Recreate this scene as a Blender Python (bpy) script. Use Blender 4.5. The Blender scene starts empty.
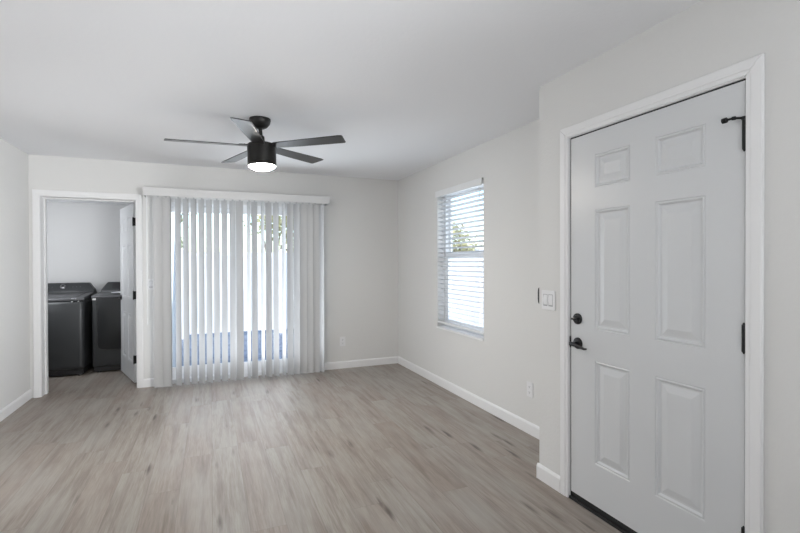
import bpy, bmesh, math, random
from mathutils import Vector, Matrix
random.seed(7)
S = bpy.context.scene
COL = S.collection
PI = math.pi

# ------------------------------------------------------------------ camera
FPX, PSI, HY, ROLL, PITCH, CAMH = 455.0, 0.394, 264.48, 0.003, -0.0067, 1.36
F0 = Vector((math.sin(PSI), math.cos(PSI), 0)); R0 = Vector((math.cos(PSI), -math.sin(PSI), 0)); Z0 = Vector((0, 0, 1))
FW = F0*math.cos(PITCH) + Z0*math.sin(PITCH); U0 = Z0*math.cos(PITCH) - F0*math.sin(PITCH)
RT = R0*math.cos(ROLL) - U0*math.sin(ROLL); UP = R0*math.sin(ROLL) + U0*math.cos(ROLL)
cd = bpy.data.cameras.new('camera'); cam = bpy.data.objects.new('camera', cd); COL.objects.link(cam)
cd.sensor_fit = 'HORIZONTAL'; cd.sensor_width = 36; cd.lens = FPX/800*36
cd.shift_y = -(266.5-HY)/800; cd.clip_start = .05; cd.clip_end = 300
mw = Matrix((RT, UP, -FW)).transposed().to_4x4(); mw.translation = (0, 0, CAMH)
cam.matrix_world = mw
S.camera = cam

# ------------------------------------------------------------------ sky, sun, lights, exposure
S.view_settings.view_transform = 'Standard'; S.view_settings.look = 'None'
S.view_settings.gamma = 1; S.view_settings.use_curve_mapping = False
S.view_settings.exposure = 0.0
W = bpy.data.worlds.new('sky'); S.world = W; W.use_nodes = True
wn = W.node_tree; wn.nodes.clear()
sky = wn.nodes.new('ShaderNodeTexSky'); sky.sky_type = 'NISHITA'; sky.sun_disc = False
sky.sun_elevation = math.radians(48); sky.sun_rotation = math.radians(215); sky.dust_density = 1.5
bg = wn.nodes.new('ShaderNodeBackground'); bg.inputs[1].default_value = 0.50
wo = wn.nodes.new('ShaderNodeOutputWorld')
wn.links.new(sky.outputs[0], bg.inputs[0]); wn.links.new(bg.outputs[0], wo.inputs[0])

def light(name, kind, energy, loc, direction, color=(1, 1, 1), size=None, size_y=None, angle=None, spread=None):
    l = bpy.data.lights.new(name, kind); l.energy = energy; l.color = color
    o = bpy.data.objects.new(name, l); COL.objects.link(o); o.location = loc
    o.rotation_euler = Vector(direction).to_track_quat('-Z', 'Y').to_euler()
    if size: l.shape = 'RECTANGLE'; l.size = size; l.size_y = size_y
    if angle: l.angle = angle
    if spread: l.spread = math.radians(spread)
    return o
SUN = light('sun', 'SUN', 3.8, (-10, -10, 14), (.50, .55, -.80), (1, .96, .9), angle=.01)
# added fill lights without a known source, all out of the picture
light('right_fill', 'AREA', 42, (1.88, -.2, 1.35), (-.60, .85, 0.12), (.96, .98, 1), 1.6, 1.9, spread=60)  # added fill for the far left side; this wall has no opening
light('left_fill', 'AREA', 13, (-1.66, 3.6, 1.05), (1, 0.5, 0.0), (.96, .98, 1), 1.4, 1.7, spread=140)  # added fill for the far right corner; the left wall is closed
light('bounce_fill', 'AREA', 57, (0, -1.7, .9), (0, 0.35, 1), (.955, .98, 1), 2.0, 1.6)  # added fill thrown at the ceiling, not a lamp of the room
# daylight through the sliding door and the window, plus added fill in the laundry
light('sliding_door_daylight', 'AREA', 58, (.30, 6.02, 1.05), (0, -1, .5), (.92, .96, 1), 1.5, 1.9)
light('window_daylight', 'AREA', 9, (2.50, 4.03, 1.4), (-1, 0, 0), (.93, .965, 1), .85, 1.35)
light('laundry_fill', 'AREA', 13, (-1.92, 5.86, 1.45), (.18, 1, -.05), (.93, .96, 1), .42, 1.0)  # added fill for the laundry's back wall; no window there

# ------------------------------------------------------------------ materials
MATS = {}
def mat(name, color, rough=.5, metal=0.0, spec=.5, bump=None, coat=0.0, emit=None, estr=0):
    m = bpy.data.materials.new(name); m.use_nodes = True
    b = m.node_tree.nodes['Principled BSDF']
    b.inputs['Base Color'].default_value = (*color, 1); b.inputs['Roughness'].default_value = rough
    b.inputs['Metallic'].default_value = metal; b.inputs['Specular IOR Level'].default_value = spec
    b.inputs['Coat Weight'].default_value = coat; b.inputs['Coat Roughness'].default_value = .15
    if emit: b.inputs['Emission Color'].default_value = (*emit, 1); b.inputs['Emission Strength'].default_value = estr
    nt = m.node_tree
    tc = nt.nodes.new('ShaderNodeTexCoord'); nz = nt.nodes.new('ShaderNodeTexNoise')
    sc, st, dist = bump or (60, .02, .0008)
    nz.inputs['Scale'].default_value = sc; nz.inputs['Detail'].default_value = 4
    nt.links.new(tc.outputs['Object'], nz.inputs['Vector'])
    bp = nt.nodes.new('ShaderNodeBump'); bp.inputs['Strength'].default_value = st; bp.inputs['Distance'].default_value = dist
    nt.links.new(nz.outputs['Fac'], bp.inputs['Height']); nt.links.new(bp.outputs[0], b.inputs['Normal'])
    MATS[name] = m
    return m

wall_m = mat('wall_paint', (.730, .727, .716), .75, spec=.3, bump=(70, .35, .004))
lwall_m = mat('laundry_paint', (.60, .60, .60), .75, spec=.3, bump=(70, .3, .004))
ceil_m = mat('ceiling_paint', (.86, .868, .89), .85, spec=.2, bump=(45, .3, .004))
trim_m = mat('trim_paint', (.84, .84, .845), .38, bump=(30, .03, .001))
door_m = mat('door_paint', (.66, .672, .685), .34, bump=(25, .06, .001))
black_m = mat('black_metal', (.010, .010, .011), .35, metal=.3)
rubber_m = mat('black_rubber', (.012, .012, .013), .7)
vinyl_m = mat('white_vinyl', (.80, .81, .82), .4)
slat_m = mat('slat_faux_wood', (.55, .56, .575), .45)
valance_m = mat('valance_pvc', (.66, .66, .66), .45)
plate_m = mat('switch_plastic', (.80, .80, .81), .3)
slot_m = mat('slot_dark', (.05, .05, .05), .6)
gap_m = mat('switch_gap_grey', (.38, .38, .39), .6)
wash_m = mat('appliance_graphite', (.040, .042, .044), .36, metal=.35)
wtop_m = mat('appliance_top', (.085, .087, .092), .42, metal=.2)
wpan_m = mat('appliance_door_graphite', (.018, .019, .020), .28, metal=.2)
dial_m = mat('dial_grey_metal', (.28, .28, .29), .35, metal=.8)
wdark_m = mat('appliance_black', (.014, .014, .015), .3)
chrome_m = mat('chrome', (.65, .66, .68), .22, metal=1.0)
fan_m = mat('fan_black_metal', (.013, .012, .011), .42, metal=.4)
blade_m = mat('fan_blade_black', (.022, .021, .021), .36, coat=.15)
bristle_m = mat('galvanised_steel', (.4, .4, .4), .4, metal=.8)
globe_m = mat('frosted_globe', (.95, .92, .86), .4, emit=(1.0, .93, .84), estr=210)
conc_m = mat('concrete', (.42, .41, .39), .9, bump=(25, .3, .004))
fence_m = mat('fence_vinyl', (.86, .86, .85), .45)
bark_m = mat('bark', (.24, .20, .16), .9, bump=(18, .8, .02))
paper_m = mat('paper', (.82, .83, .86), .7)
stucco_m = mat('stucco', (.55, .52, .46), .9, bump=(60, .5, .006))

def leaf_mat(name, c):
    m = bpy.data.materials.new(name); m.use_nodes = True; nt = m.node_tree
    b = nt.nodes['Principled BSDF']; b.inputs['Roughness'].default_value = .55
    oi = nt.nodes.new('ShaderNodeTexCoord'); nz = nt.nodes.new('ShaderNodeTexNoise'); nz.inputs['Scale'].default_value = 3
    rp = nt.nodes.new('ShaderNodeValToRGB')
    rp.color_ramp.elements[0].position = .35; rp.color_ramp.elements[0].color = (*[x*.7 for x in c], 1)
    rp.color_ramp.elements[1].position = .65; rp.color_ramp.elements[1].color = (*[min(1, x*1.3) for x in c], 1)
    nt.links.new(oi.outputs['Object'], nz.inputs['Vector']); nt.links.new(nz.outputs['Fac'], rp.inputs[0])
    nt.links.new(rp.outputs[0], b.inputs['Base Color'])
    tl = nt.nodes.new('ShaderNodeBsdfTranslucent'); nt.links.new(rp.outputs[0], tl.inputs[0]); ms = nt.nodes.new('ShaderNodeMixShader'); ms.inputs[0].default_value = .5
    nt.links.new(b.outputs[0], ms.inputs[1]); nt.links.new(tl.outputs[0], ms.inputs[2]); nt.links.new(ms.outputs[0], nt.nodes['Material Output'].inputs[0])
    return m
leaf_a = leaf_mat('leaf_olive', (.54, .54, .32)); leaf_b = leaf_mat('leaf_yellow', (.62, .58, .34))

def vane_mat():
    m = bpy.data.materials.new('vane_pvc'); m.use_nodes = True; nt = m.node_tree
    b = nt.nodes['Principled BSDF']; b.inputs['Base Color'].default_value = (.55, .553, .558, 1); b.inputs['Roughness'].default_value = .45
    tr = nt.nodes.new('ShaderNodeBsdfTranslucent'); tr.inputs[0].default_value = (.80, .80, .80, 1)
    mx = nt.nodes.new('ShaderNodeMixShader'); mx.inputs[0].default_value = .04
    nt.links.new(b.outputs[0], mx.inputs[1]); nt.links.new(tr.outputs[0], mx.inputs[2])
    nt.links.new(mx.outputs[0], nt.nodes['Material Output'].inputs[0])
    return m
vane_m = vane_mat()

def glass_mat():
    m = bpy.data.materials.new('window_glass'); m.use_nodes = True; nt = m.node_tree; nt.nodes.remove(nt.nodes['Principled BSDF'])
    t = nt.nodes.new('ShaderNodeBsdfTransparent'); t.inputs[0].default_value = (.93, .95, .955, 1)
    g = nt.nodes.new('ShaderNodeBsdfGlossy'); g.inputs['Roughness'].default_value = .02
    lw = nt.nodes.new('ShaderNodeLayerWeight'); lw.inputs[0].default_value = .5
    pw = nt.nodes.new('ShaderNodeMath'); pw.operation = 'POWER'; pw.inputs[1].default_value = 5; nt.links.new(lw.outputs['Facing'], pw.inputs[0])
    fr = nt.nodes.new('ShaderNodeMath'); fr.operation = 'MULTIPLY_ADD'; fr.inputs[1].default_value = .92; fr.inputs[2].default_value = .03; nt.links.new(pw.outputs[0], fr.inputs[0])
    mx = nt.nodes.new('ShaderNodeMixShader')
    nt.links.new(fr.outputs[0], mx.inputs[0]); nt.links.new(t.outputs[0], mx.inputs[1]); nt.links.new(g.outputs[0], mx.inputs[2])
    nt.links.new(mx.outputs[0], nt.nodes['Material Output'].inputs[0])
    return m
glass_m = glass_mat()

def floor_mat():
    m = bpy.data.materials.new('plank_floor'); m.use_nodes = True; nt = m.node_tree; N = nt.nodes; L = nt.links
    b = N['Principled BSDF']
    tc = N.new('ShaderNodeTexCoord'); sp = N.new('ShaderNodeSeparateXYZ'); L.new(tc.outputs['Object'], sp.inputs[0])
    def M(op, a, bb=None, c=None):
        n = N.new('ShaderNodeMath'); n.operation = op
        for i, v in enumerate((a, bb, c)):
            if v is None: continue
            if isinstance(v, (int, float)): n.inputs[i].default_value = v
            else: L.new(v, n.inputs[i])
        return n.outputs[0]
    PW, PL = .178, 1.22
    xs = M('DIVIDE', sp.outputs[0], PW); row = M('FLOOR', xs); fx = M('FRACT', xs)
    wn1 = N.new('ShaderNodeTexWhiteNoise'); wn1.noise_dimensions = '1D'; L.new(row, wn1.inputs['W'])
    ys = M('ADD', M('DIVIDE', sp.outputs[1], PL), M('MULTIPLY', wn1.outputs['Value'], 7.0)); colm = M('FLOOR', ys); fy = M('FRACT', ys)
    cb = N.new('ShaderNodeCombineXYZ'); L.new(row, cb.inputs[0]); L.new(colm, cb.inputs[1])
    wn2 = N.new('ShaderNodeTexWhiteNoise'); wn2.noise_dimensions = '3D'; L.new(cb.outputs[0], wn2.inputs['Vector'])
    pid = wn2.outputs['Value']
    # seams
    ex = M('MULTIPLY', M('MINIMUM', fx, M('SUBTRACT', 1.0, fx)), PW); ey = M('MULTIPLY', M('MINIMUM', fy, M('SUBTRACT', 1.0, fy)), PL)
    edge = M('MINIMUM', ex, ey); seam = M('LESS_THAN', edge, .0011)
    # grain coordinates, shifted per plank
    gc = N.new('ShaderNodeCombineXYZ')
    L.new(M('ADD', M('MULTIPLY', sp.outputs[0], 1.0), M('MULTIPLY', pid, 31.7)), gc.inputs[0])
    L.new(M('ADD', M('MULTIPLY', sp.outputs[1], .055), M('MULTIPLY', pid, 17.3)), gc.inputs[1])
    g1 = N.new('ShaderNodeTexNoise'); g1.inputs['Scale'].default_value = 26; g1.inputs['Detail'].default_value = 7; g1.inputs['Roughness'].default_value = .62; g1.inputs['Distortion'].default_value = .45
    L.new(gc.outputs[0], g1.inputs['Vector'])
    g2 = N.new('ShaderNodeTexNoise'); g2.inputs['Scale'].default_value = 150; g2.inputs['Detail'].default_value = 3
    L.new(gc.outputs[0], g2.inputs['Vector'])
    # broad patches
    pc = N.new('ShaderNodeCombineXYZ')
    L.new(M('ADD', M('MULTIPLY', sp.outputs[0], 2.2), M('MULTIPLY', pid, 13.0)), pc.inputs[0]); L.new(M('MULTIPLY', sp.outputs[1], .7), pc.inputs[1])
    g3 = N.new('ShaderNodeTexNoise'); g3.inputs['Scale'].default_value = 2.2; g3.inputs['Detail'].default_value = 2; L.new(pc.outputs[0], g3.inputs['Vector'])
    # knots: sparse voronoi cells, stretched with the grain
    kc = N.new('ShaderNodeCombineXYZ')
    L.new(M('MULTIPLY', M('ADD', sp.outputs[0], M('MULTIPLY', g1.outputs['Fac'], .06)), 12.0), kc.inputs[0]); L.new(M('MULTIPLY', sp.outputs[1], 2.3), kc.inputs[1])
    vo = N.new('ShaderNodeTexVoronoi'); vo.inputs['Scale'].default_value = 1.0; L.new(kc.outputs[0], vo.inputs['Vector'])
    vs = N.new('ShaderNodeSeparateColor'); L.new(vo.outputs['Color'], vs.inputs[0])
    kn = N.new('ShaderNodeMapRange'); kn.inputs[1].default_value = .26; kn.inputs[2].default_value = .03; L.new(vo.outputs['Distance'], kn.inputs[0])
    keep = M('GREATER_THAN', vs.outputs[0], .71)
    knot = M('MULTIPLY', M('MULTIPLY', kn.outputs[0], keep), M('MULTIPLY_ADD', g1.outputs['Fac'], 3.2, -.85)); knot = M('MAXIMUM', knot, 0.0)
    # colours
    rp = N.new('ShaderNodeValToRGB'); e = rp.color_ramp.elements
    e[0].position = .0; e[0].color = (.315, .262, .222, 1); e[1].position = 1.0; e[1].color = (.360, .325, .285, 1)
    x = e.new(.35); x.color = (.345, .295, .255, 1); x = e.new(.7); x.color = (.345, .310, .272, 1)
    L.new(pid, rp.inputs[0])
    def mixc(fac, a, col, mode='MIX'):
        n = N.new('ShaderNodeMix'); n.data_type = 'RGBA'; n.blend_type = mode
        if isinstance(fac, float): n.inputs[0].default_value = fac
        else: L.new(fac, n.inputs[0])
        L.new(a, n.inputs[6])
        if isinstance(col, tuple): n.inputs[7].default_value = (*col, 1)
        else: L.new(col, n.inputs[7])
        return n.outputs[2]
    grain = N.new('ShaderNodeMapRange'); grain.inputs[1].default_value = .44; grain.inputs[2].default_value = .70; grain.inputs[4].default_value = .80; L.new(g1.outputs['Fac'], grain.inputs[0])
    c = mixc(grain.outputs[0], rp.outputs[0], (.165, .125, .098))
    fine = N.new('ShaderNodeMapRange'); fine.inputs[1].default_value = .4; fine.inputs[2].default_value = .75; fine.inputs[4].default_value = .55; L.new(g2.outputs['Fac'], fine.inputs[0])
    c = mixc(fine.outputs[0], c, (.20, .165, .135))
    pt = N.new('ShaderNodeMapRange'); pt.inputs[1].default_value = .45; pt.inputs[2].default_value = .72; pt.inputs[4].default_value = .5; L.new(g3.outputs['Fac'], pt.inputs[0])
    c = mixc(pt.outputs[0], c, (.40, .385, .355))
    c = mixc(M('MINIMUM', M('MULTIPLY', knot, 1.35), .9), c, (.085, .066, .054))
    c = mixc(M('MULTIPLY', seam, .35), c, (.09, .075, .062))
    hs = N.new('ShaderNodeHueSaturation'); hs.inputs["Saturation"].default_value = .92; hs.inputs['Value'].default_value = 1.02; L.new(c, hs.inputs['Color']); c = hs.outputs[0]
    L.new(c, b.inputs['Base Color'])
    b.inputs['Roughness'].default_value = .42; b.inputs['Specular IOR Level'].default_value = .45
    bp = N.new('ShaderNodeBump'); bp.inputs['Strength'].default_value = .12; bp.inputs['Distance'].default_value = .001
    L.new(M('SUBTRACT', g1.outputs['Fac'], M('MULTIPLY', seam, 2.0)), bp.inputs['Height']); L.new(bp.outputs[0], b.inputs['Normal'])
    return m
floor_m = floor_mat()

def gravel_mat():
    m = bpy.data.materials.new('gravel'); m.use_nodes = True; nt = m.node_tree; N = nt.nodes; L = nt.links
    b = N['Principled BSDF']; b.inputs['Roughness'].default_value = .9
    tc = N.new('ShaderNodeTexCoord'); vo = N.new('ShaderNodeTexVoronoi'); vo.inputs['Scale'].default_value = 28
    L.new(tc.outputs['Object'], vo.inputs['Vector'])
    sp = N.new('ShaderNodeSeparateColor'); L.new(vo.outputs['Color'], sp.inputs[0])
    rp = N.new('ShaderNodeValToRGB'); e = rp.color_ramp.elements
    e[0].color = (.13, .15, .195, 1); e[1].color = (.40, .445, .52, 1); L.new(sp.outputs[0], rp.inputs[0]); L.new(rp.outputs[0], b.inputs['Base Color'])
    bp = N.new('ShaderNodeBump'); bp.inputs['Strength'].default_value = .8; bp.inputs['Distance'].default_value = .02; bp.invert = True
    L.new(vo.outputs['Distance'], bp.inputs['Height']); L.new(bp.outputs[0], b.inputs['Normal'])
    return m
gravel_m = gravel_mat()

# ------------------------------------------------------------------ mesh helpers
def new(): return bmesh.new()
def box(bm, x0, x1, y0, y1, z0, z1, bev=0, seg=2, mtx=None):
    t = bmesh.new()
    bmesh.ops.create_cube(t, size=1)
    sx, sy, sz = x1-x0, y1-y0, z1-z0
    for v in t.verts: v.co = Vector(((v.co.x+.5)*sx+x0, (v.co.y+.5)*sy+y0, (v.co.z+.5)*sz+z0))
    if bev: bmesh.ops.bevel(t, geom=t.edges[:], offset=bev, segments=seg, affect='EDGES', profile=.5)
    merge(bm, t, mtx)
def merge(bm, t, mtx=None):
    if mtx is not None: bmesh.ops.transform(t, matrix=mtx, verts=t.verts[:])
    me = bpy.data.meshes.new('tmp'); t.to_mesh(me); t.free(); bm.from_mesh(me); bpy.data.meshes.remove(me)
def cyl(bm, r0, r1, a, b, seg=24):
    a = Vector(a); b = Vector(b); d = b-a
    t = bmesh.new(); bmesh.ops.create_cone(t, cap_ends=True, segments=seg, radius1=r0, radius2=r1, depth=d.length)
    m = Matrix.Translation((a+b)/2) @ d.to_track_quat('Z', 'Y').to_matrix().to_4x4()
    merge(bm, t, m)
def lathe(bm, prof, seg=48, mtx=None):
    t = bmesh.new(); rings = []
    for r, z in prof:
        if r < 1e-6: rings.append([t.verts.new((0, 0, z))])
        else: rings.append([t.verts.new((r*math.cos(2*PI*i/seg), r*math.sin(2*PI*i/seg), z)) for i in range(seg)])
    for A, B in zip(rings, rings[1:]):
        for i in range(seg):
            j = (i+1) % seg
            if len(A) == 1 and len(B) == 1: continue
            if len(A) == 1: t.faces.new((A[0], B[i], B[j]))
            elif len(B) == 1: t.faces.new((A[i], A[j], B[0]))
            else: t.faces.new((A[i], A[j], B[j], B[i]))
    bmesh.ops.recalc_face_normals(t, faces=t.faces[:]); merge(bm, t, mtx)
def prism(bm, pts, h, mtx=None, bev=0, seg=2):
    """polygon pts in local xy, extruded along +z by h"""
    t = bmesh.new(); lo = [t.verts.new((x, y, 0)) for x, y in pts]; hi = [t.verts.new((x, y, h)) for x, y in pts]
    t.faces.new(lo[::-1]); t.faces.new(hi); n = len(pts)
    for i in range(n): t.faces.new((lo[i], lo[(i+1) % n], hi[(i+1) % n], hi[i]))
    bmesh.ops.recalc_face_normals(t, faces=t.faces[:])
    if bev: bmesh.ops.bevel(t, geom=t.edges[:], offset=bev, segments=seg, affect='EDGES', profile=.5)
    merge(bm, t, mtx)
def tube(bm, pts, r, seg=10):
    for a, b in zip(pts, pts[1:]): cyl(bm, r, r, a, b, seg)
def obj(name, bm, m, parent=None, smooth=False, **props):
    me = bpy.data.meshes.new(name); bm.to_mesh(me); bm.free(); me.materials.append(m)
    if smooth:
        for p in me.polygons: p.use_smooth = True
        me.set_sharp_from_angle(angle=math.radians(35))
    o = bpy.data.objects.new(name, me); COL.objects.link(o); o.parent = parent
    for k, v in props.items(): o[k] = v
    return o
def empty(name, loc, label, cat, rz=0, group=None, kind=None):
    o = bpy.data.objects.new(name, None); COL.objects.link(o); o.location = loc; o.rotation_euler = (0, 0, rz); o.empty_display_size = .1
    o['label'] = label; o['category'] = cat
    if group: o['group'] = group
    if kind: o['kind'] = kind
    return o
def struct(name, bm, m, label, cat, smooth=False):
    return obj(name, bm, m, None, smooth, kind='structure', label=label, category=cat)
def one(bx, **k):
    bm = new(); box(bm, *bx, **k); return bm

# ------------------------------------------------------------------ setting
HC, XR, XN, YB, XL, YE = 2.4427, 2.314, 1.895, 5.631, -1.679, 2.291
YR, YBO = -3.6, 5.831           # rear wall, outer face of the back wall
XRO = 2.474                     # outer face of the right wall
LYB, LXL, LXR, LHC = 7.33, -2.20, -0.52, 2.165   # laundry
# openings
LD0, LD1, LDT = -1.585, -.747, 2.030      # laundry doorway
SD0, SD1, SDT = -.51, 1.09, 2.03          # sliding door
WY0, WY1, WZ0, WZ1 = 3.566, 4.490, .640, 2.125   # window
ED0, ED1, EDT = 1.103, 2.032, 2.060       # entry door opening (between jambs)

bm = new(); box(bm, XL-.6, XRO, YR-.2, YBO, -.1, 0); box(bm, LXL-.1, LXR+.1, YBO, LYB+.12, -.1, 0)
struct('floor', bm, floor_m, 'grey-beige wood plank floor running through the room into the laundry', 'floor')
bm = new(); box(bm, XL-.3, XRO+.2, YR-2.6, YBO+.12, HC, HC+.2); box(bm, LXL-.2, LXR+.2, YBO+.12, LYB+.2, HC, HC+.2)  # main slab runs past the walls as an unseen overhang blocking the sun
struct('ceiling', bm, ceil_m, 'flat white lightly textured ceiling of the main room', 'ceiling')
bm = new(); box(bm, LXL, LXR, YBO, LYB, LHC, HC)
struct('ceiling.001', bm, ceil_m, 'lower shaded ceiling inside the laundry room', 'ceiling')

bm = new()
J = .019   # jamb thickness
box(bm, LXL-.1, LD0-J, YB, YBO, 0, HC); box(bm, LD0-J, LD1+J, YB, YBO, LDT+J, HC); box(bm, LD1+J, SD0, YB, YBO, 0, HC)
box(bm, SD0, SD1, YB, YBO, SDT, HC); box(bm, SD1, XRO, YB, YBO, 0, HC)
struct('wall_back', bm, wall_m, 'light grey back wall around the laundry doorway and the blinds', 'wall')
bm = new()
box(bm, XR, XRO, YE-.15, WY0, 0, HC); box(bm, XR, XRO, WY1, YB, 0, HC); box(bm, XR, XRO, WY0, WY1, 0, WZ0); box(bm, XR, XRO, WY0, WY1, WZ1, HC)
struct('wall_right', bm, wall_m, 'light grey right wall holding the window with the horizontal blind', 'wall')
bm = new()
T = .14
box(bm, XN, XN+T, ED1+J, YE-.0, 0, HC); box(bm, XN, XN+T, ED0-J, ED1+J, EDT+J, HC); box(bm, XN, XN+T, YR, ED0-J, 0, HC)
box(bm, XN+T, XR, YE-.13, YE, 0, HC)
box(bm, XN+T, XN+T+.02, ED0-.3, ED1+.12, 0, HC)
bmesh.ops.remove_doubles(bm, verts=bm.verts[:], dist=.0004)
struct('wall_entry', bm, wall_m, 'light grey wall around the front door, stepping out at its left corner', 'wall')
bm = new(); box(bm, XL-.15, XL, YR, YB, 0, HC)
struct('wall_left', bm, wall_m, 'light grey wall at the left edge of the room', 'wall')
bm = new(); box(bm, XL-.15, XN+T, YR-.15, YR, 0, HC)
struct('wall_rear', bm, wall_m, 'light grey wall behind the viewer', 'wall')
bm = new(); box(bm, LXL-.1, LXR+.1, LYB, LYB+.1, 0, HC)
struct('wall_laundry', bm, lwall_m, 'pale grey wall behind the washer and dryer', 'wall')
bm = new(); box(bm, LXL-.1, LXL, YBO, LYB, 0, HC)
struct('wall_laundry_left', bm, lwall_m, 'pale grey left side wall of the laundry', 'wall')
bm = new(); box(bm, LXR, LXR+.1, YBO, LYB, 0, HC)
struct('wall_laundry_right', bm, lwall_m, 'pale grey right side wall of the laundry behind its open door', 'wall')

# baseboards: profile (depth, height)
BH, BT = .092, .013
PROF = [(0, 0), (BT, 0), (BT, BH-.016), (BT-.004, BH-.006), (BT-.009, BH), (0, BH)]
def base_run(bm, p0, p1, n):
    """p0->p1 along the wall, n = unit normal into the room"""
    p0 = Vector((*p0, 0)); p1 = Vector((*p1, 0)); d = (p1-p0); L = d.length; d.normalize(); n = Vector((*n, 0))
    m = Matrix((n, Vector((0, 0, 1)), d)).transposed().to_4x4(); m.translation = p0
    prism(bm, PROF, L, m)
CW = .065   # casing width
bm = new(); base_run(bm, (LD1+CW-.002, YB), (SD0-.04, YB), (0, -1))
struct('baseboard_back', bm, trim_m, 'short white baseboard between laundry door casing and vertical blind', 'baseboard')
bm = new(); base_run(bm, (SD1+.03, YB), (XR, YB), (0, -1))
struct('baseboard_back_right', bm, trim_m, 'white baseboard on the back wall right of the vertical blind', 'baseboard')
bm = new(); base_run(bm, (XR, YE), (XR, YB), (-1, 0))
struct('baseboard_right', bm, trim_m, 'long white baseboard under the window on the right wall', 'baseboard')
bm = new(); base_run(bm, (XN, ED1+CW), (XN, YE+BT), (-1, 0)); base_run(bm, (XN+.0005, YE), (XR, YE), (0, 1))
struct('baseboard_entry', bm, trim_m, 'short white baseboard wrapping the corner left of the front door', 'baseboard')
bm = new(); base_run(bm, (XN, YR), (XN, ED0-CW), (-1, 0))
struct('baseboard_entry_right', bm, trim_m, 'white baseboard right of the front door, past the frame', 'baseboard')
bm = new(); base_run(bm, (XL, YR), (XL, YB), (1, 0))
struct('baseboard_left', bm, trim_m, 'white baseboard along the left wall', 'baseboard')

# door casings + jambs
def casing(bm, axis, face, sgn, a0, a1, top, depth):
    """frame around an opening a0..a1 wide, top high. axis 'y': wall face at x=face; axis 'x': wall face at y=face. room is on the sgn side; jamb goes depth behind."""
    def b(lo, hi, t0, t1, z0, z1, bev=.004):
        u0, u1 = sorted((face+sgn*t0, face+sgn*t1))
        if axis == 'y': box(bm, u0, u1, lo, hi, z0, z1, bev=bev)
        else: box(bm, lo, hi, u0, u1, z0, z1, bev=bev)
    rv = .005
    def frame(w0, w1, t0, t1):
        """mitred three-sided casing strip"""
        for s in (0, 1):
            x0 = (a0-w0, a0-w1) if s == 0 else (a1+w0, a1+w1)
            poly = [(x0[0], 0), (x0[1], 0), (x0[1], top+w1), (x0[0], top+w0)]
            put(poly, t0, t1)
        put([(a0-w0, top+w0), (a0-w1, top+w1), (a1+w1, top+w1), (a1+w0, top+w0)], t0, t1)
    def put(poly, t0, t1):
        # polygon in (along, z); extruded from t0 to t1 off the wall
        if axis == 'y': m = Matrix(((0, 0, sgn, face+sgn*t0), (1, 0, 0, 0), (0, 1, 0, 0), (0, 0, 0, 1)))
        else: m = Matrix(((1, 0, 0, 0), (0, 0, sgn, face+sgn*t0), (0, 1, 0, 0), (0, 0, 0, 1)))
        prism(bm, poly, t1-t0, m, bev=.0025, seg=1)
    frame(.004, CW, 0, .011); frame(.022, CW-.003, .010, .0145)
    j = .019
    b(a0-j, a0, .002, -depth, 0, top+j, 0); b(a1, a1+j, .002, -depth, 0, top+j, 0); b(a0, a1, .002, -depth, top, top+j, 0)
bm = new(); casing(bm, 'x', YB, -1, LD0, LD1, LDT, YBO-YB)
box(bm, LD0, LD0+.012, YBO-.095, YBO-.04, 0, LDT); box(bm, LD0+.012, LD1-.012, YBO-.095, YBO-.05, LDT-.012, LDT); box(bm, LD1-.012, LD1, YBO-.095, YBO-.05, 0, LDT)
struct('trim_1', bm, trim_m, 'white painted casing and jamb of the laundry doorway', 'door frame')
bm = new(); casing(bm, 'y', XN, -1, ED0, ED1, EDT, .14)
struct('trim_2', bm, trim_m, 'white painted casing around the closed front door', 'door frame')

# ------------------------------------------------------------------ panelled doors
def six_panel(w, h, t, cols, rows, front_only=False):
    """door slab in local x 0..w, y 0..t (faces y=0 and y=t), z 0..h with raised panels pressed in on both faces"""
    bm = new()
    xs = sorted({0, w, *[v for c in cols for v in c]}); zs = sorted({0, h, *[v for r in rows for v in r]})
    for side in (0, 1):
        y = 0 if side == 0 else t; into = 1 if side == 0 else -1
        for i in range(len(xs)-1):
            for k in range(len(zs)-1):
                x0, x1, z0, z1 = xs[i], xs[i+1], zs[k], zs[k+1]
                if (x0, x1) in cols and (z0, z1) in rows:
                    # nested rings: bead edge, groove, slope, raised field
                    rings = [(0, 0), (.004, .0035), (.009, .0005), (.013, .001), (.020, .0095), (.028, .0095), (.058, .002), (.061, .0015)]
                    prev = None
                    for ins, dep in rings:
                        yy = y+into*dep
                        q = [bm.verts.new((a, yy, b)) for a, b in ((x0+ins, z0+ins), (x1-ins, z0+ins), (x1-ins, z1-ins), (x0+ins, z1-ins))]
                        if prev:
                            for n in range(4): bm.faces.new((prev[n], prev[(n+1) % 4], q[(n+1) % 4], q[n]))
                        prev = q
                    bm.faces.new(prev)
                else:
                    bm.faces.new([bm.verts.new((a, y, b)) for a, b in ((x0, z0), (x1, z0), (x1, z1), (x0, z1))])
    for q in (((0, 0, 0), (w, 0, 0), (w, t, 0), (0, t, 0)), ((0, 0, h), (w, 0, h), (w, t, h), (0, t, h)), ((0, 0, 0), (0, t, 0), (0, t, h), (0, 0, h)), ((w, 0, 0), (w, t, 0), (w, t, h), (w, 0, h))):
        bm.faces.new([bm.verts.new(p) for p in q])
    bmesh.ops.remove_doubles(bm, verts=bm.verts[:], dist=1e-5); bmesh.ops.recalc_face_normals(bm, faces=bm.faces[:])
    return bm

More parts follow.
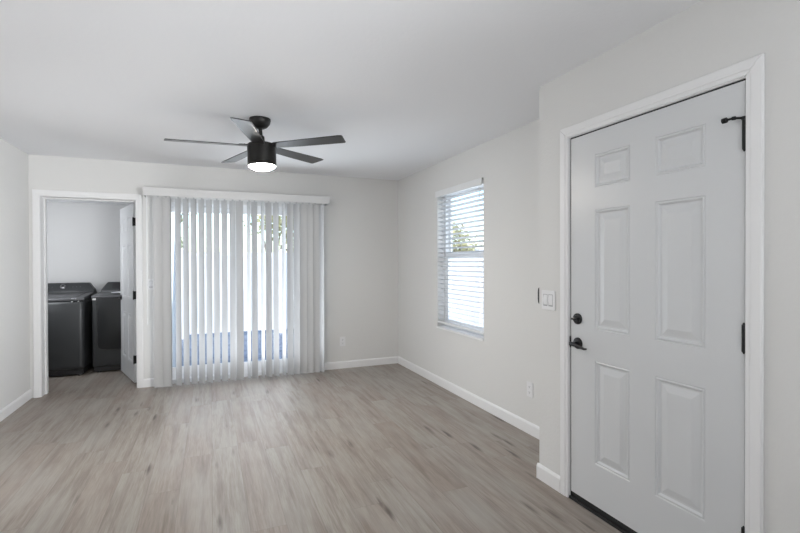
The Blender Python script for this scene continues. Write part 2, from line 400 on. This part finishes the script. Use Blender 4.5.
def hinge(bm, x, y, z, h=.10, r=.0065):
    cyl(bm, r, r, (x, y, z-h/2), (x, y, z+h/2), 12)
    cyl(bm, r*.75, r*.3, (x, y, z+h/2), (x, y, z+h/2+.008), 12); cyl(bm, r*.3, r*.75, (x, y, z-h/2-.008), (x, y, z-h/2), 12)
    for k in (-.2, .2): cyl(bm, r*1.06, r*1.06, (x, y, z+k*h-.001), (x, y, z+k*h+.001), 12)

# front door: local x runs along world -Y from the latch side, local y = into the wall (+X)
DW = ED1-ED0-.013
e_door = empty('door_1', (XN+.004, ED1-.008, 0), 'closed white six panel front door with black deadbolt and lever', 'door', rz=-PI/2, kind='structure')
# local (x,y): world = (XN+.006 + y, ED1-.005 - x)
cols = [(.175, .395), (.533, .765)]; rows = [(.225, .780), (.947, 1.588), (1.706, 1.884)]
dz = .045
slab = six_panel(DW, EDT-.008-dz, .044, cols, rows); bmesh.ops.translate(slab, verts=slab.verts[:], vec=(0, 0, dz))
obj('door_slab', slab, door_m, e_door)
obj('door_sweep', one((.0, DW, .004, .040, .018, dz-.001), bev=.002), rubber_m, e_door, label='black rubber sweep along the door bottom')
def rosette(r, d, z, x):
    b = new(); m = Matrix.Translation((x, 0, z)) @ Matrix.Rotation(PI/2, 4, 'X')
    lathe(b, [(0, -.002), (r, -.002), (r, d*.5), (r*.93, d*.85), (r*.8, d), (0, d)], 32, m); return b
b = rosette(.031, .012, 1.036, .053)
m = Matrix.Translation((.053, 0, 1.036)) @ Matrix.Rotation(PI/2, 4, 'X'); lathe(b, [(.020, .01), (.018, .016), (0, .017)], 24, m)
dbolt = obj('deadbolt', b, black_m, e_door, True)
obj('thumb_turn', one((.046-.012, .053+.019, -.034, -.014, 1.030, 1.042), bev=.004), black_m, dbolt)
b = rosette(.032, .011, .899, .055)
lever = obj('lever_handle', b, black_m, e_door, True)
b = new(); cyl(b, .010, .010, (.055, -.008, .899), (.055, -.052, .899), 16)
prism(b, [(.043, .910), (.062, .911), (.100, .901), (.150, .892), (.166, .893), (.166, .884), (.150, .880), (.100, .887), (.062, .888), (.043, .890)], .013, Matrix(((1, 0, 0, 0), (0, 0, 1, -.058), (0, 1, 0, 0), (0, 0, 0, 1))), bev=.004)
obj('lever', b, black_m, lever, True)
b = one((-.0045, .001, -.004, .030, .865, .933), bev=.001)
cyl(b, .0045, .0045, (-.002, -.003, .872), (-.002, -.003, .928), 10)
obj('latch_plate', b, black_m, e_door)
for z in (.275, 1.060):
    b = new(); hinge(b, DW+.001, -.007, z, .105, .0075); obj('hinge', b, black_m, e_door, True)
b = new(); hinge(b, DW+.001, -.007, 1.845, .118, .0075); hg = obj('hinge', b, black_m, e_door, True)
b = new(); x = DW+.001
cyl(b, .010, .010, (x, -.007, 1.900), (x, -.007, 1.912), 14)
tube(b, [(x, -.007, 1.907), (x-.030, -.026, 1.911), (x-.052, -.030, 1.910)], .0045)
cyl(b, .0075, .0075, (x-.022, -.020, 1.9112), (x-.034, -.027, 1.911), 12)
cyl(b, .0105, .0105, (x-.050, -.030, 1.910), (x-.066, -.031, 1.909), 16)
obj('hinge_pin_door_stop', b, black_m, hg, True)
struct('trim_3', one((XN-.006, XN+.136, ED0, ED1, .0, .016), bev=.003), rubber_m, 'black threshold strip under the front door', 'threshold')

b = new()
for y0, y1 in ((ED1-.0072, ED1-.0003), (ED0+.0003, ED0+.0045)): box(b, XN+.008, XN+.046, y0, y1, .017, EDT-.001)
box(b, XN+.008, XN+.046, ED0+.005, ED1-.0075, EDT-.0074, EDT-.0003)
struct('trim_5', b, rubber_m, 'thin black weatherstrip filling the front door gap, also painting its shade', 'weatherstrip')  # black strip doubles as the painted shade of the deep gap
# laundry door, hinged at right jamb, swung in
AL = math.radians(18.3)
l_door = empty('door_2', (-.762, YBO+.004, .012), 'white six panel laundry door standing open in front of the dryer', 'door', rz=PI/2+AL, kind='structure')
LW = .785
slab = six_panel(LW, 2.005, .035, [(.115, .345), (.440, .670)], [(.21, .76), (.93, 1.56), (1.70, 1.88)])
obj('door_slab', slab, door_m, l_door)     # local y=0..t ; visible face is y=t (towards -X)
for z in (.26, .98, 1.80):
    b = new(); hinge(b, -.006, .039, z, .09); box(b, -.0035, 0, .006, .034, z-.045, z+.045); obj('hinge', b, black_m, l_door, True)
b = new(); m = Matrix.Translation((LW-.062, .035, .915)) @ Matrix.Rotation(-PI/2, 4, 'X')
lathe(b, [(0, -.002), (.030, -.002), (.030, .006), (.024, .011), (.011, .012), (.010, .030), (.0, .030)], 24, m)
h2 = obj('lever_handle', b, black_m, l_door, True)
b = new(); box(b, LW-.150, LW-.050, .055, .066, .906, .924, bev=.004); obj('lever', b, black_m, h2)
b = new(); m = Matrix.Translation((LW-.062, 0, .915)) @ Matrix.Rotation(PI/2, 4, 'X')
lathe(b, [(0, -.002), (.026, -.002), (.026, .006), (.020, .009), (0, .009)], 24, m)
obj('back_rosette', b, black_m, l_door, True)

# ------------------------------------------------------------------ sliding glass door
sd = empty('door_3', (SD0, YB+.03, 0), 'white framed sliding glass patio door behind the vertical blind', 'door', kind='structure')
w = SD1-SD0; D = .11
b = new(); box(b, 0, .035, 0, D, 0, SDT); box(b, w-.035, w, 0, D, 0, SDT); box(b, .035, w-.035, 0, D, SDT-.04, SDT); box(b, .035, w-.035, 0, D, 0, .045)
obj('door_frame', b, vinyl_m, sd)
def panel(x0, x1, y0, name):
    b = new(); s = .055; y1 = y0+.038; z0, z1 = .045, SDT-.04
    box(b, x0, x0+s, y0, y1, z0, z1, bev=.003); box(b, x1-s, x1, y0, y1, z0, z1, bev=.003)
    box(b, x0+s, x1-s, y0, y1, z0, z0+.125, bev=.003); box(b, x0+s, x1-s, y0, y1, z1-.065, z1, bev=.003)
    p = obj(name, b, vinyl_m, sd); obj('glass', one((x0+s-.004, x1-s+.004, y0+.014, y0+.022, z0+.121, z1-.061)), glass_m, p); return p
panel(.035, w/2+.028, .058, 'fixed_panel'); sp_ = panel(w/2-.028, w-.035, .014, 'sliding_panel')
b = new(); box(b, w-.073, w-.050, -.022, .014, .90, 1.06, bev=.006); obj('pull_handle', b, slot_m, sp_)

# ------------------------------------------------------------------ vertical blind
VY = 5.49
vb = empty('vertical_blind', (0, VY, 0), 'white vertical blind with narrow vanes and long valance over patio door', 'blind')
b = new(); x0, x1 = -.653, 1.330
box(b, x0, x1, -.066, -.060, 2.060, 2.148, bev=.002); box(b, x0, x0+.006, -.060, YB-VY-.001, 2.060, 2.148); box(b, x1-.006, x1, -.060, YB-VY-.001, 2.060, 2.148)
box(b, x0, x1, -.060, YB-VY-.001, 2.142, 2.148)
obj('valance', b, valance_m, vb)
obj('head_rail', one((x0+.02, x1-.02, -.022, .022, 2.075, 2.112), bev=.003), vinyl_m, vb)
for xx in (-.45, .33, 1.10): obj('wall_bracket', one((xx-.012, xx+.012, .0, YB-VY-.0005, 2.112, 2.120)), bristle_m, vb)
def vane_mesh(w=.089):
    bm = new(); n = 8; z0, z1 = .016, 2.052; th = .0011
    for zz in (0,):
        A = []
        for k in range(n+1):
            u = (k/n-.5); x = u*w; y = .0075*(1-4*u*u)
            A.append((x, y))
        pts = A+[(x, y-th) for x, y in A[::-1]]
        prism(bm, pts, z1-z0, Matrix.Translation((0, 0, z0)))
    box(bm, -.010, .010, .002, .0085, z1-.004, z1+.022)
    return bm
vo = obj('vane', vane_mesh(), vane_m, vb, True)
px = lambda p: p
VANES = [  # centre X in metres on the vane plane, turn in degrees
    (-.522, 10), (-.443, 14), (-.409, 62)]
left_px = [178.5, 186.3, 194.1, 201.8, 209.4, 217.0, 224.8, 232.9, 240.0]
right_px = [(249.0, 70), (254.8, 47), (263.0, 71), (268.9, 46), (276.2, 52), (284.1, 69), (290.3, 46), (296.8, 45)]
def on_y(pxx, yy):
    t = (pxx-400)/FPX
    v = FW + RT*t - UP*((300-HY)/FPX)
    return (Vector((0, 0, CAMH)) + v*(yy/v.y)).x
for p in left_px: VANES.append((on_y(p, VY), 47 if p < 238 else 32))
for p, a in right_px: VANES.append((on_y(p, VY), a))
VANES += [(1.022, 14), (1.098, 16), (1.172, 18), (1.245, 58)]
for i, (xx, a) in enumerate(VANES):
    o = vo if i == 0 else vo.copy()
    if i: COL.objects.link(o); o.parent = vb
    o.location = (xx, 0, 0); o.rotation_euler = (0, 0, -math.radians(a))
b = new(); cyl(b, .005, .005, (-.622, -.035, .75), (-.622, -.035, 2.075), 10); cyl(b, .007, .006, (-.622, -.035, .70), (-.622, -.035, .78), 10)
obj('wand', b, vinyl_m, vb, True)

# ------------------------------------------------------------------ window and horizontal blind
win = empty('window_1', (XR, WY0, WZ0), 'white single hung window in the right wall behind the blind', 'window', kind='structure')
ww = WY1-WY0; wh = WZ1-WZ0   # local x = world x, local y = world y
b = new(); f0, f1 = .085, .155; s = .045
box(b, f0, f1, 0, s, 0, wh); box(b, f0, f1, ww-s, ww, 0, wh); box(b, f0, f1, s, ww-s, 0, s); box(b, f0, f1, s, ww-s, wh-s, wh)
obj('window_frame', b, vinyl_m, win)
b = new(); mz = 1.40-WZ0
box(b, .092, .122, s, s+.035, s, mz+.045); box(b, .092, .122, ww-s-.035, ww-s, s, mz+.045); box(b, .092, .122, s+.035, ww-s-.035, s, s+.04); box(b, .088, .126, s+.035, ww-s-.035, mz-.01, mz+.045, bev=.004)
ls = obj('lower_sash', b, vinyl_m, win); obj('glass', one((.104, .110, s+.033, ww-s-.033, s+.038, mz-.008)), glass_m, ls)
b = new(); box(b, .128, .150, s, s+.028, mz, wh-s); box(b, .128, .150, ww-s-.028, ww-s, mz, wh-s); box(b, .128, .150, s+.028, ww-s-.028, mz, mz+.035); box(b, .128, .150, s+.028, ww-s-.028, wh-s-.028, wh-s)
us = obj('upper_sash', b, vinyl_m, win); obj('glass', one((.136, .142, s+.026, ww-s-.026, mz+.033, wh-s-.026)), glass_m, us)
struct('trim_4', one((XR-.012, XR+.085, WY0, WY1, WZ0-.016, WZ0+.004), bev=.003), trim_m, 'white sill ledge under the window blind', 'window sill')

hb = empty('horizontal_blind', (XR+.012, (WY0+WY1)/2, 0), 'white horizontal slat blind hanging in the window on right wall', 'blind')
hw = ww/2-.008
b = new(); box(b, -.034, -.022, -hw-.006, hw+.012, 2.062, 2.126, bev=.003); box(b, -.022, -.004, hw, hw+.012, 2.062, 2.126) 
obj('valance', b, vinyl_m, hb)
obj('head_rail', one((-.015, .040, -hw, hw, 2.075, 2.115), bev=.002), vinyl_m, hb)
obj('bottom_rail', one((-.014, .036, -hw, hw, .684, .708), bev=.004), vinyl_m, hb)
SP = .0482; n = int((2.060-.730)/SP)+1
bm = new(); 
pts = []
for k in range(7): u = k/6-.5; pts.append((u*.050, .0022*(1-4*u*u)))
pts = pts+[(x, y-.0026) for x, y in pts[::-1]]
prism(bm, pts, 2*hw-.004, Matrix(((1, 0, 0, 0), (0, 0, 1, -hw+.002), (0, 1, 0, 0), (0, 0, 0, 1))))
so = obj('slat', bm, slat_m, hb, True)
for k in range(n):
    o = so if k == 0 else so.copy()
    if k: COL.objects.link(o); o.parent = hb
    o.location = (.012, 0, .730+k*SP); o.rotation_euler = (0, math.radians(15), 0)
for yy in (-hw+.14, 0.02, hw-.14):
    b = new()
    for xx in (-.0145, .0385): cyl(b, .0011, .0011, (xx, yy, .70), (xx, yy, 2.08), 6)
    obj('ladder_cord', b, vinyl_m, hb)
b = new(); cyl(b, .003, .003, (-.030, -hw+.03, 2.068), (-.030, -hw+.03, 1.985), 8); 
cyl(b, .0042, .0042, (-.030, -hw+.03, 1.99), (-.030, -hw+.03, 1.95), 8); obj('tilt_wand', b, vinyl_m, hb, True)

# ------------------------------------------------------------------ ceiling fan
FX, FY = .350, 3.597
fan = empty('ceiling_fan', (FX, FY, HC), 'black five blade ceiling fan with a lit round light under it', 'ceiling fan')
b = new(); lathe(b, [(0, 0), (.078, 0), (.079, -.012), (.072, -.038), (.052, -.062), (.030, -.074), (0, -.075)], 40); obj('canopy', b, fan_m, fan, True)
HX, HYY = .010*math.cos(PSI), -.010*math.sin(PSI)     # the motor hangs a touch off plumb
TM = Matrix.Translation((HX, HYY, 0)) @ Matrix.Translation((0, 0, -.2)) @ Matrix.Rotation(math.radians(-1.7), 4, Vector((math.sin(PSI), math.cos(PSI), 0))) @ Matrix.Translation((0, 0, .2))
b = new(); cyl(b, .014, .014, (0, 0, -.06), (HX*.85, HYY*.85, -.165), 20); lathe(b, [(.014, -.125), (.024, -.135), (.026, -.18), (.045, -.19), (.05, -.2)], 24, TM); obj('downrod', b, fan_m, fan, True)
b = new(); lathe(b, [(0, -.185), (.060, -.186), (.098, -.192), (.105, -.200), (.105, -.335), (.102, -.338), (.102, -.341), (.105, -.344), (.105, -.355), (.099, -.357), (0, -.357)], 56, TM); obj('motor_housing', b, fan_m, fan, True)
b = new(); lathe(b, [(.098, -.350), (.099, -.356), (.093, -.364), (.079, -.375), (.058, -.384), (.032, -.390), (.0, -.392)], 48, TM); obj('light_globe', b, globe_m, fan, True, label='lit frosted white globe')
bm = new()
pts = [(.085, -.040), (.12, -.050), (.30, -.056), (.632, -.065), (.658, -.060), (.662, -.044), (.652, .056), (.640, .065), (.30, .056), (.12, .045), (.085, .038)]
prism(bm, pts, .006, Matrix.Translation((0, 0, -.003)), bev=.0015, seg=1)
b0 = obj('blade', bm, blade_m, fan, False)
b = new(); prism(b, [(.050, -.026), (.15, -.034), (.165, -.02), (.165, .02), (.15, .034), (.050, .026)], .006, Matrix.Translation((0, 0, .003)), bev=.0015, seg=1)
for q in ((.125, -.02), (.125, .02), (.15, 0)): cyl(b, .005, .004, (*q, .009), (*q, .0115), 10)
br0 = obj('blade_iron', b, fan_m, b0)
for i in range(5):
    a = math.radians(-90+72*i+6.0) - PSI
    o = b0 if i == 0 else b0.copy()
    if i:
        COL.objects.link(o); o.parent = fan; c = br0.copy(); COL.objects.link(c); c.parent = o
    o.matrix_local = TM @ Matrix.Translation((0, 0, -.208)) @ Matrix.Rotation(a, 4, 'Z') @ Matrix.Rotation(math.radians(-9), 4, 'X')

# ------------------------------------------------------------------ washer and dryer
def appliance(name, loc, label, cat):
    return empty(name, loc, label, cat)
WW, WD = .69, .66
wa = appliance('washing_machine', (-1.405-WW/2, 6.48, 0), 'dark graphite top load washer left of the dryer in laundry', 'washing machine')
# local: x -WW/2..WW/2, y 0 front .. WD back
b = new(); box(b, -WW/2, WW/2, 0, WD, .075, .915, bev=.05, seg=5); obj('body', b, wash_m, wa, True)
obj('toe_kick', one((-WW/2+.015, WW/2-.015, .03, WD-.03, .02, .09)), wdark_m, wa)
for sx in (-1, 1):
    for yy in (.07, WD-.07): 
        b = new(); cyl(b, .02, .016, (sx*(WW/2-.06), yy, .0), (sx*(WW/2-.06), yy, .03), 12); obj('foot', b, wdark_m, wa)
m = Matrix(((0, 0, 1, -WW/2-.002), (1, 0, 0, 0), (0, 1, 0, 0), (0, 0, 0, 1)))   # (y,z) profile extruded along x
b = new(); prism(b, [(-.008, .905), (-.010, .930), (.004, .944), (.50, .975), (WD-.002, .980), (WD-.002, .905)], WW+.004, m, bev=.006); obj('top_deck', b, wtop_m, wa, True)
b = new(); m2 = Matrix(((0, 0, 1, -.27), (1, 0, 0, 0), (0, 1, 0, 0), (0, 0, 0, 1)))
prism(b, [(.03, .946), (.04, .953), (.48, .981), (.49, .974)], .54, m2, bev=.0015, seg=1); obj('lid', b, wtop_m, wa, True)
def console(bm, W2, inset):
    # trapezoid seen from the front, leaning back
    t = bmesh.new()
    lo = [(-W2, .50, .965), (W2, .50, .965), (W2, WD, .965), (-W2, WD, .965)]
    mi = [(-W2, .515, 1.00), (W2, .515, 1.00), (W2, WD, 1.00), (-W2, WD, 1.00)]
    hi = [(-W2+inset, .575, 1.095), (W2-inset, .575, 1.095), (W2-inset, WD-.01, 1.095), (-W2+inset, WD-.01, 1.095)]
    R_ = [[t.verts.new(p) for p in q] for q in (lo, mi, hi)]
    t.faces.new(R_[0][::-1]); t.faces.new(R_[2])
    for A, B in zip(R_, R_[1:]):
        for i in range(4): t.faces.new((A[i], A[(i+1) % 4], B[(i+1) % 4], B[i]))
    bmesh.ops.recalc_face_normals(t, faces=t.faces[:])
    bmesh.ops.bevel(t, geom=t.edges[:], offset=.010, segments=3, affect='EDGES', profile=.5)
    merge(bm, t)
b = new(); console(b, WW/2, .065); con = obj('console', b, wash_m, wa, True)
fn = Vector((0, -.095, .060)).normalized()    # console face normal
def on_console(x, z):    # point on the sloping face
    return Vector((x, .515+(z-1.0)/.095*.060, z))
def disc(bm, x, z, prof, seg=28):
    q = fn.to_track_quat('Z', 'Y').to_matrix().to_4x4(); q.translation = on_console(x, z); lathe(bm, prof, seg, q)
b = new(); disc(b, .005, 1.045, [(0, -.002), (.034, -.002), (.034, .006), (.030, .018), (.026, .021), (0, .022)]); dl = obj('dial', b, dial_m, con, True, label='grey metal control dial')
b = new(); disc(b, .005, 1.045, [(0, .0215), (.018, .0215), (.017, .0235), (0, .024)]); obj('dial_cap', b, wdark_m, dl, True)
for x in (-.19, -.15, -.11, .11, .15, .19):
    b = new(); disc(b, x, 1.045, [(0, -.001), (.007, -.001), (.006, .003), (0, .003)], 14); obj('button', b, wtop_m, con, True)
b = new(); box(b, .215, .237, -.003, .002, .885, .899, bev=.001); obj('badge', b, chrome_m, wa, label='small silver badge'); b = new(); box(b, .277, .299, -.003, .002, .885, .899, bev=.001); obj('badge', b, chrome_m, wa, label='small silver badge')
b = new(); box(b, .225, .275, -.014, -.008, .925, .932, bev=.001); obj('lid_badge', b, chrome_m, wa, label='small silver badge on the lid edge')

dr = appliance('tumble_dryer', (-1.345+.345, 6.565, 0), 'dark graphite dryer half hidden by the open laundry door', 'dryer')
b = new(); box(b, -WW/2, WW/2, .0, WD, .075, .945, bev=.022, seg=4); obj('body', b, wash_m, dr, True)
obj('toe_kick', one((-WW/2+.015, WW/2-.015, .03, WD-.03, .02, .09)), wdark_m, dr)
for sx in (-1, 1):
    for yy in (.07, WD-.07):
        b = new(); cyl(b, .02, .016, (sx*(WW/2-.06), yy, .0), (sx*(WW/2-.06), yy, .03), 12); obj('foot', b, wdark_m, dr)
b = new(); prism(b, [(-.006, .925), (-.006, .945), (.010, .958), (.50, .972), (WD-.002, .972), (WD-.002, .925)], WW+.004, m, bev=.005); obj('top_deck', b, wtop_m, dr, True)
def rrect(x0, x1, z0, z1, r0, r1, n=8):
    P = []
    for cx, cz, r, a0 in ((x1-r1, z1-r1, r1, 0), (x0+r1, z1-r1, r1, 90), (x0+r0, z0+r0, r0, 180), (x1-r0, z0+r0, r0, 270)):
        for k in range(n+1): a = math.radians(a0+90*k/n); P.append((cx+r*math.cos(a), cz+r*math.sin(a)))
    return P
my = Matrix(((1, 0, 0, 0), (0, 0, -1, .012), (0, 1, 0, 0), (0, 0, 0, 1)))
b = new(); prism(b, rrect(-.285, .285, .285, .925, .075, .02), .026, my, bev=.005); dd = obj('door', b, wpan_m, dr, True)
my2 = Matrix(((1, 0, 0, 0), (0, 0, -1, .004), (0, 1, 0, 0), (0, 0, 0, 1)))
b = new(); prism(b, rrect(-.297, .297, .272, .935, .085, .02), .008, my2); obj('door_seal', b, wdark_m, dr, True)
b = new(); box(b, .20, .225, -.022, -.012, .52, .70, bev=.004); obj('door_grip', b, wdark_m, dd)
b = new(); box(b, -WW/2+.006, -.300, -.004, .001, .895, .922, bev=.001); obj('badge', b, chrome_m, dr, label='small silver corner badge')
b = new(); console(b, WW/2, .065); con = obj('console', b, wash_m, dr, True)
b = new(); q = fn.to_track_quat('Z', 'Y').to_matrix().to_4x4()
lo = on_console(-.20, 1.02); hi = on_console(.22, 1.08); t = new()
vs = [t.verts.new(p + fn*.0015) for p in (on_console(-.22, 1.015), on_console(.22, 1.015), on_console(.22, 1.08), on_console(-.22, 1.08))] + [t.verts.new(p - fn*.003) for p in (on_console(-.22, 1.015), on_console(.22, 1.015), on_console(.22, 1.08), on_console(-.22, 1.08))]
t.faces.new(vs[:4]); t.faces.new(vs[4:][::-1])
for i in range(4): t.faces.new((vs[i], vs[4+i], vs[4+(i+1) % 4], vs[(i+1) % 4]))
bmesh.ops.recalc_face_normals(t, faces=t.faces[:]); merge(b, t); obj('control_screen', b, wdark_m, con)
b = new(); disc(b, .0, 1.046, [(0, 0), (.032, 0), (.032, .008), (.028, .020), (0, .022)]); obj('dial', b, dial_m, con, True, label='grey metal control dial')
# folded paper on the dryer
b = new(); box(b, -.105, .105, -.15, .15, 0, .004, bev=.001); box(b, -.103, .104, -.148, .149, .004, .007)
o = obj('paper_booklet', b, paper_m, None); o.location = (-.985, 6.715, .9745); o.rotation_euler = (math.radians(1.6), 0, math.radians(78))
o['label'] = 'white paper booklet lying on the dryer top beside the door'; o['category'] = 'booklet'

# ------------------------------------------------------------------ switches and outlets
# built facing -Y, local origin on the wall
def plate_base(root, w, h, name='cover_plate'):
    b = new(); box(b, -w/2, w/2, -.006, 0, -h/2, h/2, bev=.0025); return obj(name, b, plate_m, root)
def rocker(root, x):
    b = new(); prism(b, [(-.006, -.034), (-.0095, .0), (-.0065, .034), (-.004, .034), (-.004, -.034)], .033, Matrix(((0, 0, 1, x-.0165), (1, 0, 0, 0), (0, 1, 0, 0), (0, 0, 0, 1))), bev=.001, seg=1)
    f = new(); 
    fr = obj('rocker', b, plate_m, root)
    box(f, x-.0185, x+.0185, -.0066, -.004, -.036, .036); obj('rocker_gap', f, gap_m, fr)
def screws(root, pts):
    for x, z in pts:
        b = new(); cyl(b, .0033, .0033, (x, -.0055, z), (x, -.0072, z), 12); obj('screw', b, plate_m, root)
sw = empty('light_switch', (XN, 2.205, 1.122), 'white double rocker light switch left of the front door', 'light switch', rz=-PI/2)
plate_base(sw, .116, .118); rocker(sw, -.023); rocker(sw, .023); screws(sw, [(-.023, .050), (.023, .050), (-.023, -.050), (.023, -.050)])
sw = empty('light_switch', (-.604, YB, 1.120), 'white single switch plate between the laundry casing and vertical blind', 'light switch')
plate_base(sw, .070, .116); rocker(sw, 0); screws(sw, [(0, .050), (0, -.050)])
def outlet(loc, rz, label):
    r = empty('wall_outlet', loc, label, 'outlet', rz=rz)
    plate_base(r, .072, .118)
    for z in (-.0215, .0215):
        b = new(); prism(b, rrect(-.0165, .0165, z-.014, z+.014, .008, .008, 5), .0025, Matrix(((1, 0, 0, 0), (0, 0, -1, -.0055), (0, 1, 0, 0), (0, 0, 0, 1)))); f = obj('receptacle', b, plate_m, r)
        b = new(); box(b, -.0075, -.0050, -.0084, -.0078, z-.003, z+.006); box(b, .0050, .0075, -.0084, -.0078, z-.003, z+.006); cyl(b, .0025, .0025, (0, -.0078, z-.008), (0, -.0084, z-.008), 10); obj('slots', b, slot_m, f)
    screws(r, [(0, 0)])
    return r
outlet((1.543, YB, .343), 0, 'white duplex outlet on the back wall right of the vertical blind')
outlet((XR, 2.906, .350), -PI/2, 'white duplex outlet on the right wall near the corner by the door')
# control on the hidden return face of the step, its rounded side shows past the corner
tc_ = empty('thermostat', (1.962, YE, 1.143), 'thin black edged wall control peeking past the corner beside the switch', 'thermostat', rz=PI)
b = new(); box(b, -.058, .058, -.012, 0, -.050, .050, bev=.002); obj('base', b, slot_m, tc_)
b = new(); prism(b, [(-.010, -.052), (-.020, -.046), (-.024, -.02), (-.024, .02), (-.020, .046), (-.010, .052)], .122, Matrix(((0, 0, 1, -.061), (1, 0, 0, 0), (0, 1, 0, 0), (0, 0, 0, 1))), bev=.002); obj('cover', b, wdark_m, tc_)

# ------------------------------------------------------------------ outside
bm = new(); box(bm, SD0-.6, SD1+.6, YBO, YBO+.75, -.16, -.035, bev=.008)
struct('ground', bm, conc_m, 'concrete step outside the patio door', 'patio')
bm = new(); box(bm, LXR+.11, 40, YBO+.01, 45, -.3, -.10); box(bm, XRO+.01, 40, -20, YBO+.01, -.3, -.10); box(bm, -40, LXR+.11, LYB+.21, 45, -.3, -.10)
struct('ground.001', bm, gravel_m, 'blue grey gravel yard beyond the patio door', 'gravel ground')
GF = -.02
def fence(name, p0, p1, label, post_every=1.85):
    """white board fence from p0 to p1 ; boards grooved, rails, posts with caps"""
    p0 = Vector((*p0, 0)); p1 = Vector((*p1, 0)); d = p1-p0; L = d.length
    r = empty(name, p0, label, 'fence', rz=math.atan2(d.y, d.x))
    bw = .165; nb = int(L/bw)
    b = new()
    for k in range(nb): box(b, k*bw+.002, (k+1)*bw-.002, -.011, .011, GF+.02, 1.50, bev=.003, seg=1)
    obj('boards', b, fence_m, r)
    b = new(); box(b, 0, L, -.022, .022, 1.46, 1.548, bev=.005); obj('top_rail', b, fence_m, r)
    b = new(); box(b, 0, L, -.022, .022, GF, GF+.09, bev=.005); obj('bottom_rail', b, fence_m, r)
    x = 0.0
    while x <= L+.01:
        b = new(); box(b, x-.06, x+.06, -.06, .06, -.1, 1.57, bev=.004); po = obj('post', b, fence_m, r)
        b = new(); prism(b, [(-.07, -.07), (.07, -.07), (.07, .07), (-.07, .07)], .015, Matrix.Translation((x, 0, 1.57))); lathe(b, [(.095, 0), (0, .04)], 4, Matrix.Translation((x, 0, 1.585)) @ Matrix.Rotation(PI/4, 4, 'Z')); obj('post_cap', b, fence_m, po)
        x += post_every
FYB, FXS = 9.55, 4.5
fence('board_fence', (-4.2, FYB), (FXS, FYB), 'white board fence at the back of the yard, seen between blind vanes')
fence('board_fence', (FXS, 1.5), (FXS, FYB-.13), 'white board fence along the side yard, seen through right window')

def tree(loc, h, rad, lm, label, seed):
    rnd = random.Random(seed)
    r = empty('tree', (*loc, -.1), label, 'tree', group=None)
    b = new(); th = h*.5
    prev = Vector((0, 0, 0)); rr = .10
    for k in range(5):
        nx = Vector((rnd.uniform(-.12, .12), rnd.uniform(-.12, .12), th*(k+1)/5)); cyl(b, rr, rr*.85, prev, nx, 10); prev = nx; rr *= .85
    cl = []
    for k in range(9):
        a = rnd.uniform(0, 2*PI); q = Vector((math.cos(a)*rad*rnd.uniform(.2, .75), math.sin(a)*rad*rnd.uniform(.2, .75), h*rnd.uniform(.55, .92)))
        cyl(b, .035, .012, prev-Vector((0, 0, rnd.uniform(0, .6))), q, 7); cl.append(q)
    obj('trunk', b, bark_m, r, True)
    verts = []; faces = []
    for q in cl+[Vector((0, 0, h*.8))]*2:
        cr = rad*rnd.uniform(.35, .55)
        for _ in range(120):
            v = Vector((rnd.gauss(0, 1), rnd.gauss(0, 1), rnd.gauss(0, 1))); v = v.normalized()*cr*rnd.uniform(.3, 1)**.5; c = q+v
            a = Vector((rnd.gauss(0, 1), rnd.gauss(0, 1), rnd.gauss(0, 1))).normalized(); e = a.orthogonal().normalized(); s = rnd.uniform(.05, .09)
            i = len(verts); verts += [c-a*s, c+e*s*.45, c+a*s, c-e*s*.45]; faces.append((i, i+1, i+2, i+3))
    me = bpy.data.meshes.new('foliage'); me.from_pydata(verts, [], faces); me.materials.append(lm)
    o = bpy.data.objects.new('foliage', me); COL.objects.link(o); o.parent = r
tree((1.5, 12.2), 3.3, 1.0, leaf_b, 'yellow green tree over the back fence behind the right blind half', 3)
tree((-1.3, 12.9), 3.1, 1.0, leaf_a, 'olive green tree over the back fence behind the left blind half', 5)
tree((6.1, 10.9), 2.7, .8, leaf_b, 'small tree beyond the side fence seen through the right window', 9)
